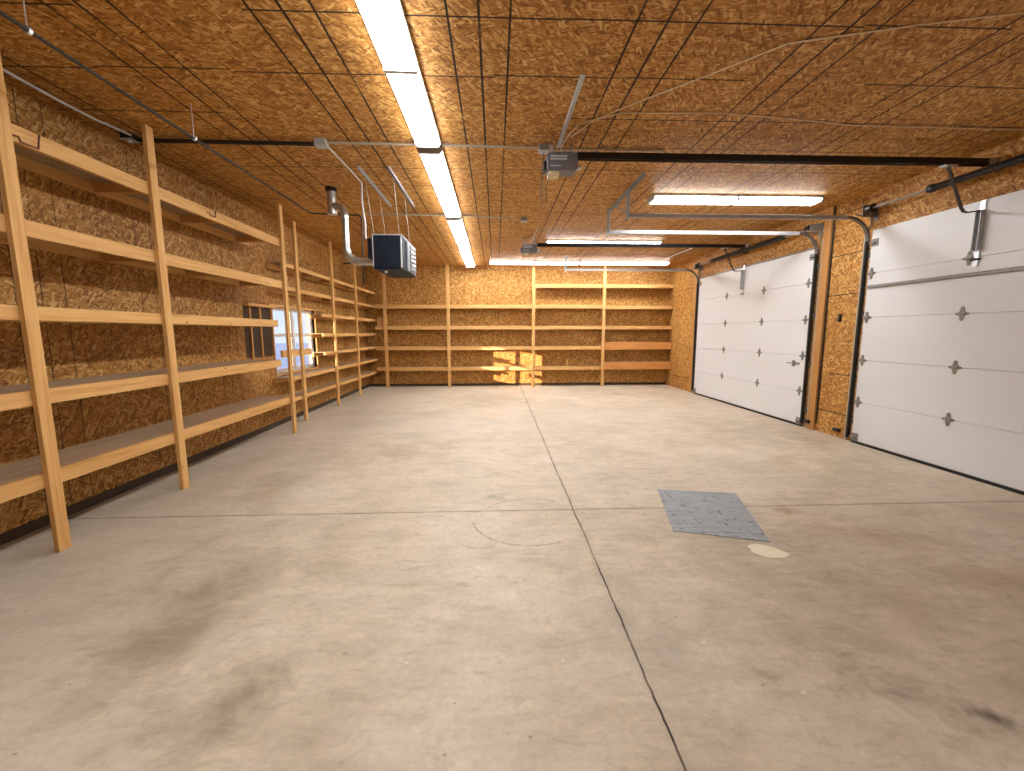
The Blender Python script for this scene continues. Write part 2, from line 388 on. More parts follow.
# plank jamb between the doors and thin jamb strips
tag(MB().box(XR - .04, XR, 6.60, 6.745, 0, H - .005).build('trim_1', M['lumber_dark'], bevel=.002), kind='structure')
tag(MB().box(XR - .03, XR, 10.95, 11.14, 0, H - .3).build('trim_2', M['lumber_dark'], bevel=.002), kind='structure')
tag(MB().box(XR - .03, XR, 6.92, 10.80, 2.99, 3.02).build('trim_3', M['galv_dull']), kind='structure')
# outdoors, seen only through the window
tag(MB().box(-60, XL - W - .02, -20, 70, -.4, -.1).build('ground', M['snow']), kind='structure')

# ------------------------------------------------------------------ window
win = empty('window_1', (XL - .08, (WY0 + WY1) / 2, WZ0), kind='structure')
xf0, xf1 = XL - .12, XL - .05
b = MB(); t = .04
b.box(xf0, xf1, WY0, WY0 + t, WZ0, WZ1).box(xf0, xf1, WY1 - t, WY1, WZ0, WZ1).box(xf0, xf1, WY0, WY1, WZ0, WZ0 + t).box(xf0, xf1, WY0, WY1, WZ1 - t, WZ1)
b.build('window_frame', M['vinyl'], win)
mid = (WY0 + WY1) / 2
MB().box(xf0 + .01, xf1 - .005, mid - .035, mid + .035, WZ0 + t, WZ1 - t).build('mullion', M['vinyl'], win)
for y0, y1 in ((WY0 + t, mid - .035), (mid + .035, WY1 - t)):
    b = MB(); xs = (xf0 + .02, xf1 - .02); zr = 1.58
    b.box(*xs, y0, y0 + .025, WZ0 + t, WZ1 - t).box(*xs, y1 - .025, y1, WZ0 + t, WZ1 - t).box(*xs, y0, y1, zr - .025, zr + .03).box(*xs, y0, y1, WZ0 + t, WZ0 + t + .03).box(*xs, y0, y1, WZ1 - t - .025, WZ1 - t)
    sh = b.build('sash', M['vinyl'], win)
    MB().box(xf0 + .033, xf0 + .037, y0 + .01, y1 - .01, WZ0 + t, WZ1 - t).build('pane', M['glass'], sh)
b = MB(); b.box(XL - .05, XL + .02, WY0 - .02, WY0, WZ0, WZ1).box(XL - .05, XL + .02, WY1, WY1 + .03, WZ0 - .02, WZ1 + .02).box(XL - .05, XL + .022, WY0 - .1, WY1 + .55, WZ1 - .002, WZ1 + .035)
b.build('window_trim', M['lumber_y'], win)
MB().box(XL - .05, XL + .02, WY0 - .02, WY1 + .03, WZ0 - .03, WZ0).build('window_sill', M['lumber_y'], win)

# ------------------------------------------------------------------ shelving along the left wall
UB = .038
def shelf_y(root, x_front, y0, y1, ztop, h, joists, x_wall=XL, mat='lumber_y', deck=True):
    """a shelf running along Y: deck board, front board, cross joists and a ledger on the wall"""
    s = MB().box(x_wall + .004, x_front - UB, y0, y1, ztop - .014, ztop).build('shelf', M['deck'], root)
    MB().box(x_front - UB, x_front, y0, y1, ztop - h, ztop + .001).build('front_board', M[mat], s, bevel=.002)
    MB().box(x_wall + .002, x_wall + .04, y0, y1, ztop - .014 - .085, ztop - .0145).build('wall_ledger', M[mat], s)
    for jy in joists:
        MB().box(x_wall + .041, x_front - UB - .001, jy, jy + UB, ztop - .014 - .085, ztop - .0145).build('cross_joist', M['lumber_x'], s)
    return s

u1 = empty('wooden_shelving', (-3.6, 4.4, 0), label='long near pine shelving on the left wall, with five deep shelves', cat='shelving', group='built-in wooden shelving')
XF = -3.312
posts1 = [(3.11, 0), (4.36, 0), (6.80, 0)]
for (py, _) in posts1:
    MB().box(XF + .001, XF + .001 + UB, py - .045, py + .045, 0, H - .004).build('post', M['lumber_z'], u1, bevel=.003)
for zt, h, y1 in ((3.06, .115, 6.84), (2.425, .115, 6.84), (1.82, .10, 6.55), (1.22, .11, 6.56), (.61, .11, 6.84)):
    shelf_y(u1, XF, .6, y1, zt, h, [j for j in (.9, 2.0, 3.12, 4.32, 5.42, min(6.5, y1 - .06)) if j < y1])
# short uprights that carry the cut shelf ends beside the window
for y, z0, z1 in ((6.72, 1.235, 2.04), (7.00, 1.235, 2.04), (7.36, 1.235, 2.04)):
    MB().box(XL + .003, XL + .030, y, y + .04, z0, z1).build('wall_upright', M['lumber_dark'], u1)
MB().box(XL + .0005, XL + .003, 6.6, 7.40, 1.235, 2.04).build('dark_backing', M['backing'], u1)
MB().box(XL + .003, XL + .09, 6.6, 7.41, 2.045, 2.085).build('wall_cleat', M['lumber_y'], u1)

u2 = empty('wooden_shelving', (-3.7, 9.9, 0), label='far shelving of seven shallow pine shelves on the left wall, crossing the window', cat='shelving', group='built-in wooden shelving')
XG = -3.572
for py in (7.80, 9.43, 10.95):
    MB().box(XG + .001, XG + .001 + UB, py - .045, py + .045, 0, H - .004).build('post', M['lumber_z'], u2, bevel=.003)
far = YB - .014
for zt, y0 in ((2.815, 7.35), (2.42, 7.35), (2.02, 8.85), (1.615, 8.87), (1.225, 8.9), (.855, 7.3), (.485, 6.95)):
    shelf_y(u2, XG, y0, far, zt, .068, [j for j in (7.0, 8.6, 9.45, 10.95, 12.2) if j > y0])
MB().box(XG - UB, XG, 7.15, 8.25, 1.215, 1.33).build('window_rail', M['lumber_y'], u2, bevel=.002)

# ------------------------------------------------------------------ shelving on the back wall
u3 = empty('wooden_shelving', (.9, 12.6, 0), label='wide pine shelving across the whole back wall of the garage', cat='shelving', group='built-in wooden shelving')
YS = 12.45
XP3 = (-3.215, -1.38, 1.13, 3.228)
for px in XP3:
    MB().box(px - .045, px + .045, YS - .001 - UB, YS - .001, 0, H - .004).build('post', M['lumber_z'], u3, bevel=.003)
x0, xm, xr = XG + .05, 3.19, XR - .012
def shelf_x(xa, xb, zt, h, mat='lumber_x'):
    s = MB().box(xa, xb, YS + UB, YB - .016, zt - .014, zt).build('shelf', M['deck'], u3)
    MB().box(xa, xb, YS, YS + UB, zt - h, zt + .001).build('front_board', M[mat], s, bevel=.002)
    MB().box(xa, xb, YB - .054, YB - .016, zt - .1, zt - .0145).build('wall_ledger', M[mat if mat != 'lumber_orange' else 'lumber_x'], s)
for zt in (2.435, 1.82, 1.215, .605): shelf_x(x0, xm, zt, .105)
shelf_x(1.16, xm, 3.035, .105)
for zt, h, m in ((3.035, .105, 'lumber_x'), (2.41, .10, 'lumber_x'), (1.815, .105, 'lumber_x'), (1.33, .225, 'lumber_orange'), (.73, .225, 'lumber_orange')):
    shelf_x(xm + .003, xr, zt, h, m)

# small loose pieces of wood on the shelves
tag(MB().box(-3.47, -3.20, 12.52, 12.62, 1.8205, 2.06).build('wood_block', M['lumber_z'], origin=(-3.33, 12.57, 1.82), bevel=.003), 'short yellow pine block standing on the back shelf in the left corner', 'wood block')
tag(MB().box(2.14, 2.18, 12.50, 12.54, .6055, .80).build('wood_offcut', M['lumber_z'], origin=(2.16, 12.52, .605), bevel=.003), 'thin upright wood offcut on the lowest shelf of the back wall', 'wood offcut')

# ------------------------------------------------------------------ wire hooks on the top left shelf
def hook(loc, s, label):
    x, y, z = loc
    b = MB().tube([(x, y - .09 * s, z + .03 * s), (x + .01, y - .06 * s, z + .03 * s), (x + .012, y - .05 * s, z), (x + .014, y + .06 * s, z), (x + .012, y + .08 * s, z + .10 * s)], .006, 8)
    tag(b.build('wire_hook', M['rust'], smooth=True, origin=loc), label, 'hook', 'wire hooks on the top shelf')
hook((XF + .008, 3.27, 2.95), 1.0, 'rust-brown bent wire hook on the top shelf board beside the nearest post')
hook((XF + .008, 5.2, 2.98), .8, 'rust-brown bent wire hook on the top shelf board between the second and third posts')

# ------------------------------------------------------------------ overhead doors
def hinge_mesh():
    b = MB()
    b.prism([(0, -.03, -.02), (0, -.014, -.08), (0, .014, -.08), (0, .03, -.02), (0, .07, -.01), (0, .07, .01), (0, .03, .02), (0, .014, .08), (0, -.014, .08), (0, -.03, .02), (0, -.07, .01), (0, -.07, -.01)], (-.006, 0, 0))
    b.tube([(-.016, -.045, 0), (-.016, .045, 0)], .012, 8)
    b.tube([(-.006, 0, .055), (-.014, 0, .055)], .009, 6); b.tube([(-.006, 0, -.055), (-.014, 0, -.055)], .009, 6)
    o = b.build('hinge', M['galv_dull']); me = o.data; bpy.data.objects.remove(o)
    return me
HM = hinge_mesh()
DX0, DX1 = XR - .048, XR - .003
def overhead_door(name, y0, y1, hinge_ys, strut_z, DH, label):
    root = empty(name, (XR - .02, (y0 + y1) / 2, 0), kind='structure', label=label, cat='garage door')
    MB().box(DX0 - .004, DX1, y0, y1, .001, .035).build('bottom_seal', M['rubber'], root)
    secs = []
    zz = [.036, .61, 1.22, 1.83, 2.44, DH]
    for i in range(5):
        b = MB(); z0, z1 = zz[i] + .0012, zz[i + 1] - .0012
        b.prism([(DX1, y0, z0), (DX0 + .005, y0, z0), (DX0, y0, z0 + .005), (DX0, y0, z1 - .005), (DX0 + .005, y0, z1), (DX1, y0, z1)], (0, y1 - y0, 0))
        s = b.build('door_section', M['door'], root); secs.append(s)
        MB().box(DX1 - .004, DX1 + .001, y0 + .05, y1 - .05, z1 - .003, z1 + .008).build('joint', M['greycap'], s) if i < 4 else None
        if i < 4:
            for hy in hinge_ys:
                h = bpy.data.objects.new('hinge', HM); COL.objects.link(h); h.parent = s
                h.location = (DX0 - root.location.x, hy - root.location.y, zz[i + 1])
    for yy, sg in ((y0, 1), (y1, -1)):
        for zc, hh in ((2.86, .05), (.09, .06)):
            b = MB().box(DX0 - .008, DX0 - .0005, min(yy + sg * .01, yy + sg * .11), max(yy + sg * .01, yy + sg * .11), zc - hh, zc + hh)
            b.tube([(DX0 - .03, yy - sg * .005, zc), (DX0 - .03, yy + sg * .08, zc)], .012, 8)
            b.build('roller_bracket', M['galv_dull'], root)
    if strut_z:
        b = MB(); z = strut_z
        b.prism([(DX0 - .001, y0 + .03, z - .022), (DX0 - .02, y0 + .03, z - .022), (DX0 - .03, y0 + .03, z - .012), (DX0 - .03, y0 + .03, z + .012), (DX0 - .02, y0 + .03, z + .022), (DX0 - .001, y0 + .03, z + .022)], (0, y1 - y0 - .06, 0))
        b.build('strut', M['galv_dull'], root)
    return root, secs
d_far, sf = overhead_door('door_2', *DOORS[1], (6.97, 8.15, 9.47), None, 2.985, 'far white sectional garage door, seen whole in the right wall')
d_near, sn = overhead_door('door_1', *DOORS[0], (5.79, 4.57, 3.22, 2.0), 2.255, 3.04, 'near white sectional garage door with a steel strut, cut off by the right edge')
def strap(root, y, z0, z1, name='opener_bracket'):
    b = MB(); b.box(DX0 - .006, DX0 - .0005, y - .032, y + .032, z0, z1)
    b.box(DX0 - .055, DX0 - .006, y - .03, y - .024, z0 + .09, z1 - .06).box(DX0 - .055, DX0 - .006, y + .024, y + .03, z0 + .09, z1 - .06)
    p = b.build(name, M['galv'], root)
    MB().box(DX0 - .012, DX0 - .006, y - .022, y + .022, z1 - .05, z1 + .04).box(DX0 - .012, DX0 - .006, y - .022, y + .022, z0 - .08, z0 + .08).build('bracket_tab', M['zinc'], p)
    MB().tube([(DX0 - .02, y - .05, z0 - .005), (DX0 - .02, y + .05, z0 - .005)], .011, 8).build('bracket_bolt', M['gas'], p)
strap(d_near, 4.5, 2.42, 2.99)
strap(d_far, 8.86, 2.44, 2.99)
# latch on the far door
b = MB().box(DX0 - .01, DX0 - .0005, 7.02, 7.16, 1.06, 1.10).tube([(DX0 - .02, 7.16, 1.08), (DX0 - .02, 7.32, 1.08)], .008, 6).box(DX0 - .03, DX0 - .0005, 7.14, 7.17, 1.03, 1.13)
b.build('latch', M['galv_dull'], d_far)

# ------------------------------------------------------------------ tracks
def door_track(y, x_end, label, side):
    sgn2 = side
    root = empty('door_track', (XR - .08, y, 0), label=label, cat='garage door track', group='garage door tracks')
    xt = XR - .065; zt = 3.215; r = .32
    path = [(xt, y, .06), (xt, y, 1.0), (xt, y, zt - r)]
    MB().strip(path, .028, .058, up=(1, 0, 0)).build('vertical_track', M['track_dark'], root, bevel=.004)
    MB().strip(arc(xt - r, zt - r, r, 0, PI / 2, y, 10)[::1], .028, .05, up=(0, 1, 0)).build('curved_track', M['track'], root)
    MB().strip([(xt - r, y, zt), (x_end, y, zt)], .03, .055).build('horizontal_track', M['galv'], root, bevel=.004)
    b = MB().box(XR - .035, XR - .001, y + sgn2 * .075 - .022, y + sgn2 * .075 + .022, .02, zt - .1)
    b.build('wall_angle', M['emt'], root)
    for z in (.3, 1.1, 1.9, 2.7):
        MB().box(xt + .015, XR - .002, y - .02, y + .02, z - .03, z + .03).build('track_bracket', M['galv_dull'], root)
    b = MB().prism([(XR - .012, y, zt - .12), (XR - .04, y, zt - .12), (XR - .06, y, zt + .02), (XR - .28, y, zt + .03), (XR - .28, y, zt + .045), (XR - .012, y, zt + .045)], (0, .006, 0))
    b.build('flag_bracket', M['emt'], root)
    if True:
        h = MB().box(x_end - .005, x_end + .035, y - .004, y, zt - .06, H - .012).box(x_end + .031, x_end + .035, y - .04, y, zt - .02, H - .012).build('track_hanger', M['galv'], root)
        MB().tube([(x_end + .015, y - .02, zt - .02), (x_end + .015, y + .03, zt - .02)], .012, 8).build('hanger_bolt', M['zinc'], h)
    return root
door_track(5.89, 1.80, 'steel track of the near garage door, on the side of the pillar', 1)
door_track(6.83, 1.79, 'steel track of the far garage door on its near side, beside the pillar plank', -1)
door_track(10.86, 1.78, 'steel track of the far garage door on its far side, near the back shelves', 1)
b = MB().box(1.82, 1.86, 5.35, 7.05, H - .006, H - .001).box(1.856, 1.86, 5.35, 7.05, H - .045, H - .006)
tag(b.build('angle_iron', M['galv_dull'], origin=(1.95, 6.2, H)), 'perforated angle iron along the ceiling between the two door track hangers', 'angle iron')
b = MB().strip([(1.84, 6.55, H - .05), (1.83, 5.93, 3.27)], .03, .004, up=(1, 0, 0))
tag(b.build('diagonal_brace', M['galv_dull'], origin=(1.93, 6.2, 3.4)), 'slanting steel brace from the ceiling angle iron to the near door track hanger', 'brace')

# ------------------------------------------------------------------ torsion springs
def spring_assembly(y0, y1, springs, label):
    xs, zs = XR - .16, 3.31
    root = empty('torsion_spring_shaft', (xs, (y0 + y1) / 2, zs), label=label, cat='door spring', group='door spring shafts')
    MB().tube([(xs, y0, zs), (xs, y1, zs)], .013, 10).build('shaft', M['galv_dull'], root, smooth=True)
    for a, c in springs:
        nseg = int((c - a) / .012); pts = []; rs = []
        b = MB()
        pts = [(xs, a + (c - a) * i / nseg, zs) for i in range(nseg + 1)]
        b.tube(pts, [.041 if i % 2 else .037 for i in range(nseg + 1)], 10)
        b.build('spring', M['black'], root)
        for yy in (a, c): MB().tube([(xs, yy - .03, zs), (xs, yy + .03, zs)], .046, 12).build('winding_cone', M['black'], root, smooth=True)
    for yy, sg in ((y0, 1), (y1, -1)):
        MB().tube([(xs, yy + sg * .04, zs), (xs, yy + sg * .06, zs), (xs, yy + sg * .12, zs)], [.062, .055, .058], 14).build('cable_drum', M['black'], root, smooth=True)
        MB().box(xs - .05, XR - .001, yy - .004, yy + .004, zs - .09, zs + .06).box(XR - .006, XR - .001, yy - .03, yy + .03, zs - .14, zs + .06).build('bearing_plate', M['galv_dull'], root)
    MB().box(xs - .03, XR - .001, (springs[0][1] + springs[-1][0]) / 2 - .004, (springs[0][1] + springs[-1][0]) / 2 + .004, zs - .05, zs + .05).build('centre_bracket', M['galv_dull'], root)
    return root
spring_assembly(1.98, 5.86, [(2.7, 3.85), (3.95, 4.98)], 'black torsion spring and shaft above the near garage door')
spring_assembly(6.84, 10.80, [(7.55, 8.80), (8.90, 10.0)], 'black torsion spring and shaft above the far garage door')

# ------------------------------------------------------------------ garage door openers
def opener(y, x0, label, hang):
    zt = 3.43
    root = empty('garage_door_opener', (x0 + .16, y, 3.24), label=label, cat='garage door opener', group='garage door openers')
    h = MB().prism([(x0, y - .1, 3.27), (x0 + .02, y - .1, 3.25), (x0 + .29, y - .1, 3.25), (x0 + .31, y - .1, 3.27), (x0 + .31, y - .1, 3.41), (x0, y - .1, 3.41)], (0, .2, 0)).build('housing', M['motor_grey'], root, bevel=.008)
    MB().box(x0 + .03, x0 + .20, y - .1025, y - .0995, 3.372, 3.39).box(x0 + .03, x0 + .20, y - .1025, y - .0995, 3.345, 3.362).box(x0 + .03, x0 + .14, y - .1025, y - .0995, 3.284, 3.294).build('label_stripe', M['motor_label'], h)
    MB().box(x0 + .02, x0 + .13, y - .085, y + .085, 3.215, 3.25).build('light_cover', M['amber'], root, bevel=.01)
    MB().tube([(x0 + .311, y - .02, 3.30), (x0 + .36, y - .02, 3.30)], [.03, .022], 10).build('lamp', M['white'], root, smooth=True)
    MB().box(x0 - .03, x0 - .001, y - .06, y + .06, 3.26, 3.35).build('end_cover', M['black'], root, bevel=.006)
    MB().box(x0 + .01, x0 + .30, y - .12, y + .12, 3.411, 3.417).build('mounting_plate', M['galv'], root)
    r = MB().box(x0 + .314, XR - .075, y - .02, y + .02, 3.385, 3.455).box(x0 + .314, XR - .075, y - .03, y + .03, 3.385, 3.392).build('rail', M['black'], root)
    MB().box(XR - .075, XR - .001, y - .025, y + .025, 3.39, 3.46).build('header_bracket', M['galv'], r)
    tr = MB().box(4.76, 4.90, y - .035, y + .035, 3.365, 3.384).build('trolley', M['zinc'], root)
    pts = [(4.83, y, 3.365), (4.93, y, 3.16), (5.03, y, 2.95), (5.06, y, 2.915), (5.10, y, 2.905), (DX0 - .02, y, 2.93)]
    MB().strip(pts, .012, .03, up=(0, 1, 0)).build('door_arm', M['black'], root)
    for dx in (.05, .26):
        MB().box(x0 + dx, x0 + dx + .03, y - .004 + .1, y + .1, 3.40, H - .008).build('hanger_strap', M['galv'], root)
    MB().tube([(x0 + .03, y - .04, 3.25), (x0 + .0, y - .07, 3.1), (x0 + .0, y - .07, 2.93)], .004, 6).build('pull_cord', M['cable_black'], root)
    return root
opener(4.50, .53, 'near grey garage door opener hanging from the ceiling with a long black rail', True)
opener(8.86, .56, 'far garage door opener with a black rail, in front of the far ceiling lights', True)
b = MB().box(.66, .70, 3.42, 4.66, H - .006, H - .001).box(.66, .664, 3.42, 4.66, H - .04, H - .006)
tag(b.build('angle_iron', M['galv'], origin=(.68, 4.0, H)), 'perforated angle iron on the ceiling above the near garage door opener', 'angle iron')

# ------------------------------------------------------------------ fluorescent fixtures
def light_fixture(label, group):
    L = 2.50
    root = empty('fluorescent_light', (0, 0, H), label=label, cat='ceiling light', group=group)
    def prof(y, pts): return [(x, y, z) for x, z in pts]
    MB().prism(prof(-L / 2 + .012, [(-.128, H - .0005), (-.128, H - .03), (-.10, H - .032), (.10, H - .032), (.128, H - .03), (.128, H - .0005)]), (0, L - .024, 0)).build('housing', M['white'], root)
    for y0, y1 in ((-L / 2 + .03, -.006), (.006, L / 2 - .03)):
        pts = [(-.118, H - .034), (-.118, H - .05), (-.095, H - .078), (.095, H - .078), (.118, H - .05), (.118, H - .034)]
        MB().prism(prof(y0, pts), (0, y1 - y0, 0)).build('diffuser', M['tube_light'], root, bevel=.006)
    MB().box(-.119, .119, -.02, .02, H - .0800, H - .033).build('centre_joint', M['greycap'], root)
    for y0, y1 in ((-L / 2, -L / 2 + .03), (L / 2 - .03, L / 2)):
        pts = [(-.13, H - .001), (-.13, H - .052), (-.105, H - .081), (.105, H - .081), (.13, H - .052), (.13, H - .001)]
        MB().prism(prof(y0, pts), (0, y1 - y0, 0)).build('end_cap', M['greycap'], root)
    return root
GL = 'row of ceiling lights down the garage'
GR = 'crosswise ceiling lights over the door side'
proto = light_fixture('nearest fluorescent light of the long row, cut off by the top edge', GL)
proto.location = (-.675, 3.31, H)
def put_light(x, y, rz, label, group):
    c = copy_tree(proto); c.location = (x, y, H); c.rotation_euler = (0, 0, rz); c['label'] = label; c['group'] = group
    return c
put_light(-.68, 5.93, 0, 'second fluorescent light of the long row, just past the ceiling conduit', GL)
put_light(-.69, 8.56, 0, 'third fluorescent light of the long row, beyond the thin second conduit', GL)
put_light(-.71, 11.18, 0, 'farthest fluorescent light of the long row, ending at the back wall', GL)
put_light(-.675, .70, 0, 'fluorescent light of the long row above the camera', GL)
put_light(3.50, 6.24, PI / 2, 'fluorescent light across the ceiling nearest to the garage doors track, largest on the right', GR)
put_light(2.34, 9.24, PI / 2, 'fluorescent light just behind the far opener rail', GR)
put_light(1.09, 11.82, PI / 2, 'left one of the two fluorescent lights in front of the back wall', GR)
put_light(3.60, 11.82, PI / 2, 'right one of the two fluorescent lights in front of the back wall', GR)

# ------------------------------------------------------------------ conduits, pipes and cables
def pipe(name, pts, r, mat, label, cat, group=None, n=8):
    b = MB().tube(pts, r, n)
    return tag(b.build(name, mat, smooth=True, origin=pts[0]), label, cat, group)
zc = H - .025
pipe('gas_pipe', [(-3.54, 4.56, zc - .02), (-3.0, 4.57, zc - .02), (-1.82, 4.59, zc - .02)], .022, M['gas'], 'thick dark pipe crossing the ceiling from the left wall to the junction box', 'pipe')
pipe('conduit', [(-1.70, 4.60, zc), (.46, 4.64, zc)], .013, M['emt'], 'long grey conduit across the ceiling, passing between the two nearest row lights', 'conduit', 'ceiling conduits')
pipe('conduit', [(.62, 4.66, zc), (1.75, 4.67, zc), (1.82, 4.69, zc), (1.84, 4.76, zc - .01), (1.84, 4.82, zc - .01)], .012, M['emt'], 'short grey conduit bent at its end, above the near opener rail', 'conduit', 'ceiling conduits')
pipe('conduit', [(-2.1, 7.20, zc), (-.95, 7.24, zc), (-.45, 7.25, zc), (.42, 7.42, zc)], .011, M['emt'], 'thin farther conduit across the ceiling, above the heater', 'conduit', 'ceiling conduits')
pipe('conduit', [(-1.74, 4.64, zc), (-1.72, 5.3, zc), (-1.72, 5.75, zc)], .011, M['emt'], 'conduit running from the ceiling junction box toward the heater', 'conduit', 'ceiling conduits')
pipe('conduit', [(-3.60, 2.6, 3.56), (-3.62, 3.46, 3.56), (-3.64, 3.92, 3.56), (-3.63, 4.22, 3.56), (-3.56, 4.42, 3.55), (-3.53, 4.47, 3.54)], .011, M['cable_white'], 'pale conduit on the ceiling edge along the left wall, ending by the second post', 'conduit', 'ceiling conduits')
def jbox(x, y, z, s, mat, label):
    root = MB().box(x - s, x + s, y - s, y + s, z - .06, z).build('junction_box', mat, bevel=.006, origin=(x, y, z))
    tag(root, label, 'junction box', 'ceiling junction boxes')
    MB().box(x - s - .004, x + s + .004, y - s - .004, y + s + .004, z - .066, z - .06).tube([(x, y, z - .066), (x, y, z - .08)], .014, 8).build('cover', M['galv'], root)
    return root
jbox(-1.76, 4.60, H, .055, M['galv'], 'steel junction box where the thick dark pipe ends on the ceiling')
jbox(.52, 4.65, H, .05, M['galv_dull'], 'grey junction box on the ceiling beside the near garage door opener')
jbox(.50, 7.43, H, .05, M['galv_dull'], 'grey junction box on the ceiling in front of the far garage door opener')
jbox(-3.60, 4.53, H, .05, M['black'], 'dark junction box in the left wall corner behind the second post')
# gas line along the left, then over and down to the heater
gp = [(-2.57, 1.2, 3.30), (-2.60, 3.9, 3.30), (-2.59, 6.16, 3.30), (-2.55, 6.24, 3.30), (-2.36, 6.27, 3.30), (-1.94, 6.31, 3.30), (-1.91, 6.31, 3.27), (-1.92, 6.31, 2.33)]
gas = empty('gas_line', (-2.58, 3.9, 3.3), label='black iron gas pipe hung over the left shelves, turning down beside the heater', cat='gas pipe')
MB().tube(gp, .011, 10).build('pipe', M['gas'], gas, smooth=True)
MB().tube([(-1.92, 6.31, 2.66), (-1.92, 6.31, 2.60)], .026, 10).tube([(-2.2, 6.31, 2.63), (-1.62, 6.31, 2.63)], .012, 8).build('tee', M['gas'], gas, smooth=True)
for yy in (2.65, 3.94):
    MB().tube([(-2.59, yy - .01, 3.30), (-2.59, yy + .01, 3.30)], .022, 10).tube([(-2.59, yy, 3.32), (-2.59, yy, H - .001)], .004, 6).build('pipe_clamp', M['zinc'], gas)
# cables on the ceiling from the opener
cz = H - .008
pipe('wire', [(.72, 4.28, cz - .05), (.80, 4.15, cz), (1.14, 3.95, cz), (2.0, 3.92, cz), (2.75, 4.0, cz), (3.4, 4.1, cz), (5.2, 4.12, cz)], .005, M['cable'], 'thin cream wire stapled straight across the ceiling toward the near garage door', 'wire', 'opener wires')
pipe('wire', [(.75, 4.32, cz - .05), (.93, 4.07, cz), (1.28, 3.72, cz), (1.62, 3.4, cz), (2.0, 3.02, cz), (2.72, 2.82, cz), (3.6, 2.62, cz)], .005, M['cable'], 'thin cream wire slanting across the ceiling to the upper right', 'wire', 'opener wires')
pipe('wire', [(.70, 4.55, 3.41), (.68, 4.52, 3.50), (.72, 4.28, cz - .05)], .005, M['cable'], 'short cream wire rising from the near garage door opener', 'wire', 'opener wires')
pipe('dangling_cable', [(.52, 4.65, 3.50), (.515, 4.66, 3.42), (.50, 4.66, 3.18), (.50, 4.66, 2.98)], .0045, M['cable_black'], 'thin black cord dangling from the ceiling junction box by the near opener', 'cord')
pipe('wire', [(4.45, 10.9, 3.53), (4.5, 9.9, 3.53), (4.5, 9.6, 3.53)], .012, M['cable_white'], 'pale cable end on the ceiling near the far corner of the door wall', 'wire')
pipe('wire', [(.72, 8.82, 3.42), (.77, 8.3, 3.5), (.80, 8.0, 3.56)], .007, M['cable_white'], 'short pale wire from the far garage door opener to the ceiling', 'wire')
# sensor and cord hook on the pillar, photo eyes by the floor
b = MB().box(XR - .03, XR - .001, 6.28, 6.32, 1.78, 1.90).tube([(XR - .03, 6.30, 1.80), (XR - .06, 6.30, 1.80), (XR - .065, 6.30, 1.84)], .006, 6)
tag(b.build('cord_hook', M['gas'], origin=(XR, 6.3, 1.8)), 'small dark cord hook screwed to the pillar between the garage doors', 'hook')
for y, l in ((6.10, 'small dark safety sensor low on the pillar beside the near garage door'), (6.72, 'small dark safety sensor low on the plank beside the far garage door')):
    b = MB().box(XR - .09, XR - .041, y - .05, y + .05, .10, .15).box(XR - .042, XR - .001, y - .012, y + .012, .11, .14).tube([(XR - .065, y + .05, .125), (XR - .065, y + .07, .125)], .016, 8)
    tag(b.build('safety_sensor', M['cable_black'], origin=(XR, y, .1), bevel=.004), l, 'sensor', 'door safety sensors')
pipe('pillar_cord', [(XR - .014, 6.585, H - .01), (XR - .014, 6.58, 2.4), (XR - .014, 6.575, 1.2), (XR - .014, 6.58, .12)], .011, M['cable_black'], 'dark cord running down the pillar beside the tall plank', 'cord')

# ------------------------------------------------------------------ unit heater
hx0, hx1, hy0, hy1, hz0, hz1 = -1.505, -1.155, 5.36, 6.20, 2.42, 2.815
heat = empty('unit_heater', ((hx0 + hx1) / 2, (hy0 + hy1) / 2, hz0), label='dark blue-black gas heater hung from two ceiling rails, with light grey louvres', cat='heater')
body = MB().box(hx0, hx1, hy0, hy1, hz0, hz1).build('casing', M['heater_dark'], heat, bevel=.012)
for a, c in ((hx0 - .003, hx0 + .010), (hx1 - .010, hx1 + .003)):
    MB().box(a, c, hy0 - .006, hy0 + .02, hz0 + .01, hz1 - .01).build('corner_trim', M['galv'], body, bevel=.003)
MB().box(hx0 - .01, hx1 + .01, hy0 - .012, hy1 + .01, hz1 + .0005, hz1 + .012).build('top_flange', M['galv'], body)
MB().prism([(hx0 - .005, hy0 - .012, hz0), (hx0 + .05, hy0 - .012, hz0 - .012), (hx1 - .05, hy0 - .012, hz0 - .012), (hx1 + .006, hy0 - .012, hz0)], (0, hy1 - hy0 + .02, 0)).build('bottom_pan', M['heater_dark'], body)
lf = MB().box(hx1 + .0005, hx1 + .02, hy0 + .30, hy1 - .01, hz0 + .015, hz1 - .015).build('louvre_panel', M['heater_grey'], heat, bevel=.004)
for k in range(6):
    z = hz0 + .03 + k * .058
    MB().prism([(hx1 + .0205, hy0 + .44, z), (hx1 + .0205, hy0 + .44, z + .040), (hx1 + .03, hy0 + .44, z + .044), (hx1 + .03, hy0 + .44, z + .004)], (0, .36, .03)).build('louvre', M['black'], lf)
MB().box(hx0 - .07, hx0 - .001, hy0 + .03, hy0 + .35, hz1 - .27, hz1 - .03).build('control_box', M['heater_dark'], heat, bevel=.006)
MB().tube([(hx0 + .14, hy0 + .05, hz0 - .05), (hx0 + .14, hy0 + .05, hz0 - .025)], .02, 8).build('drain_cap', M['white'], heat)
rods = []
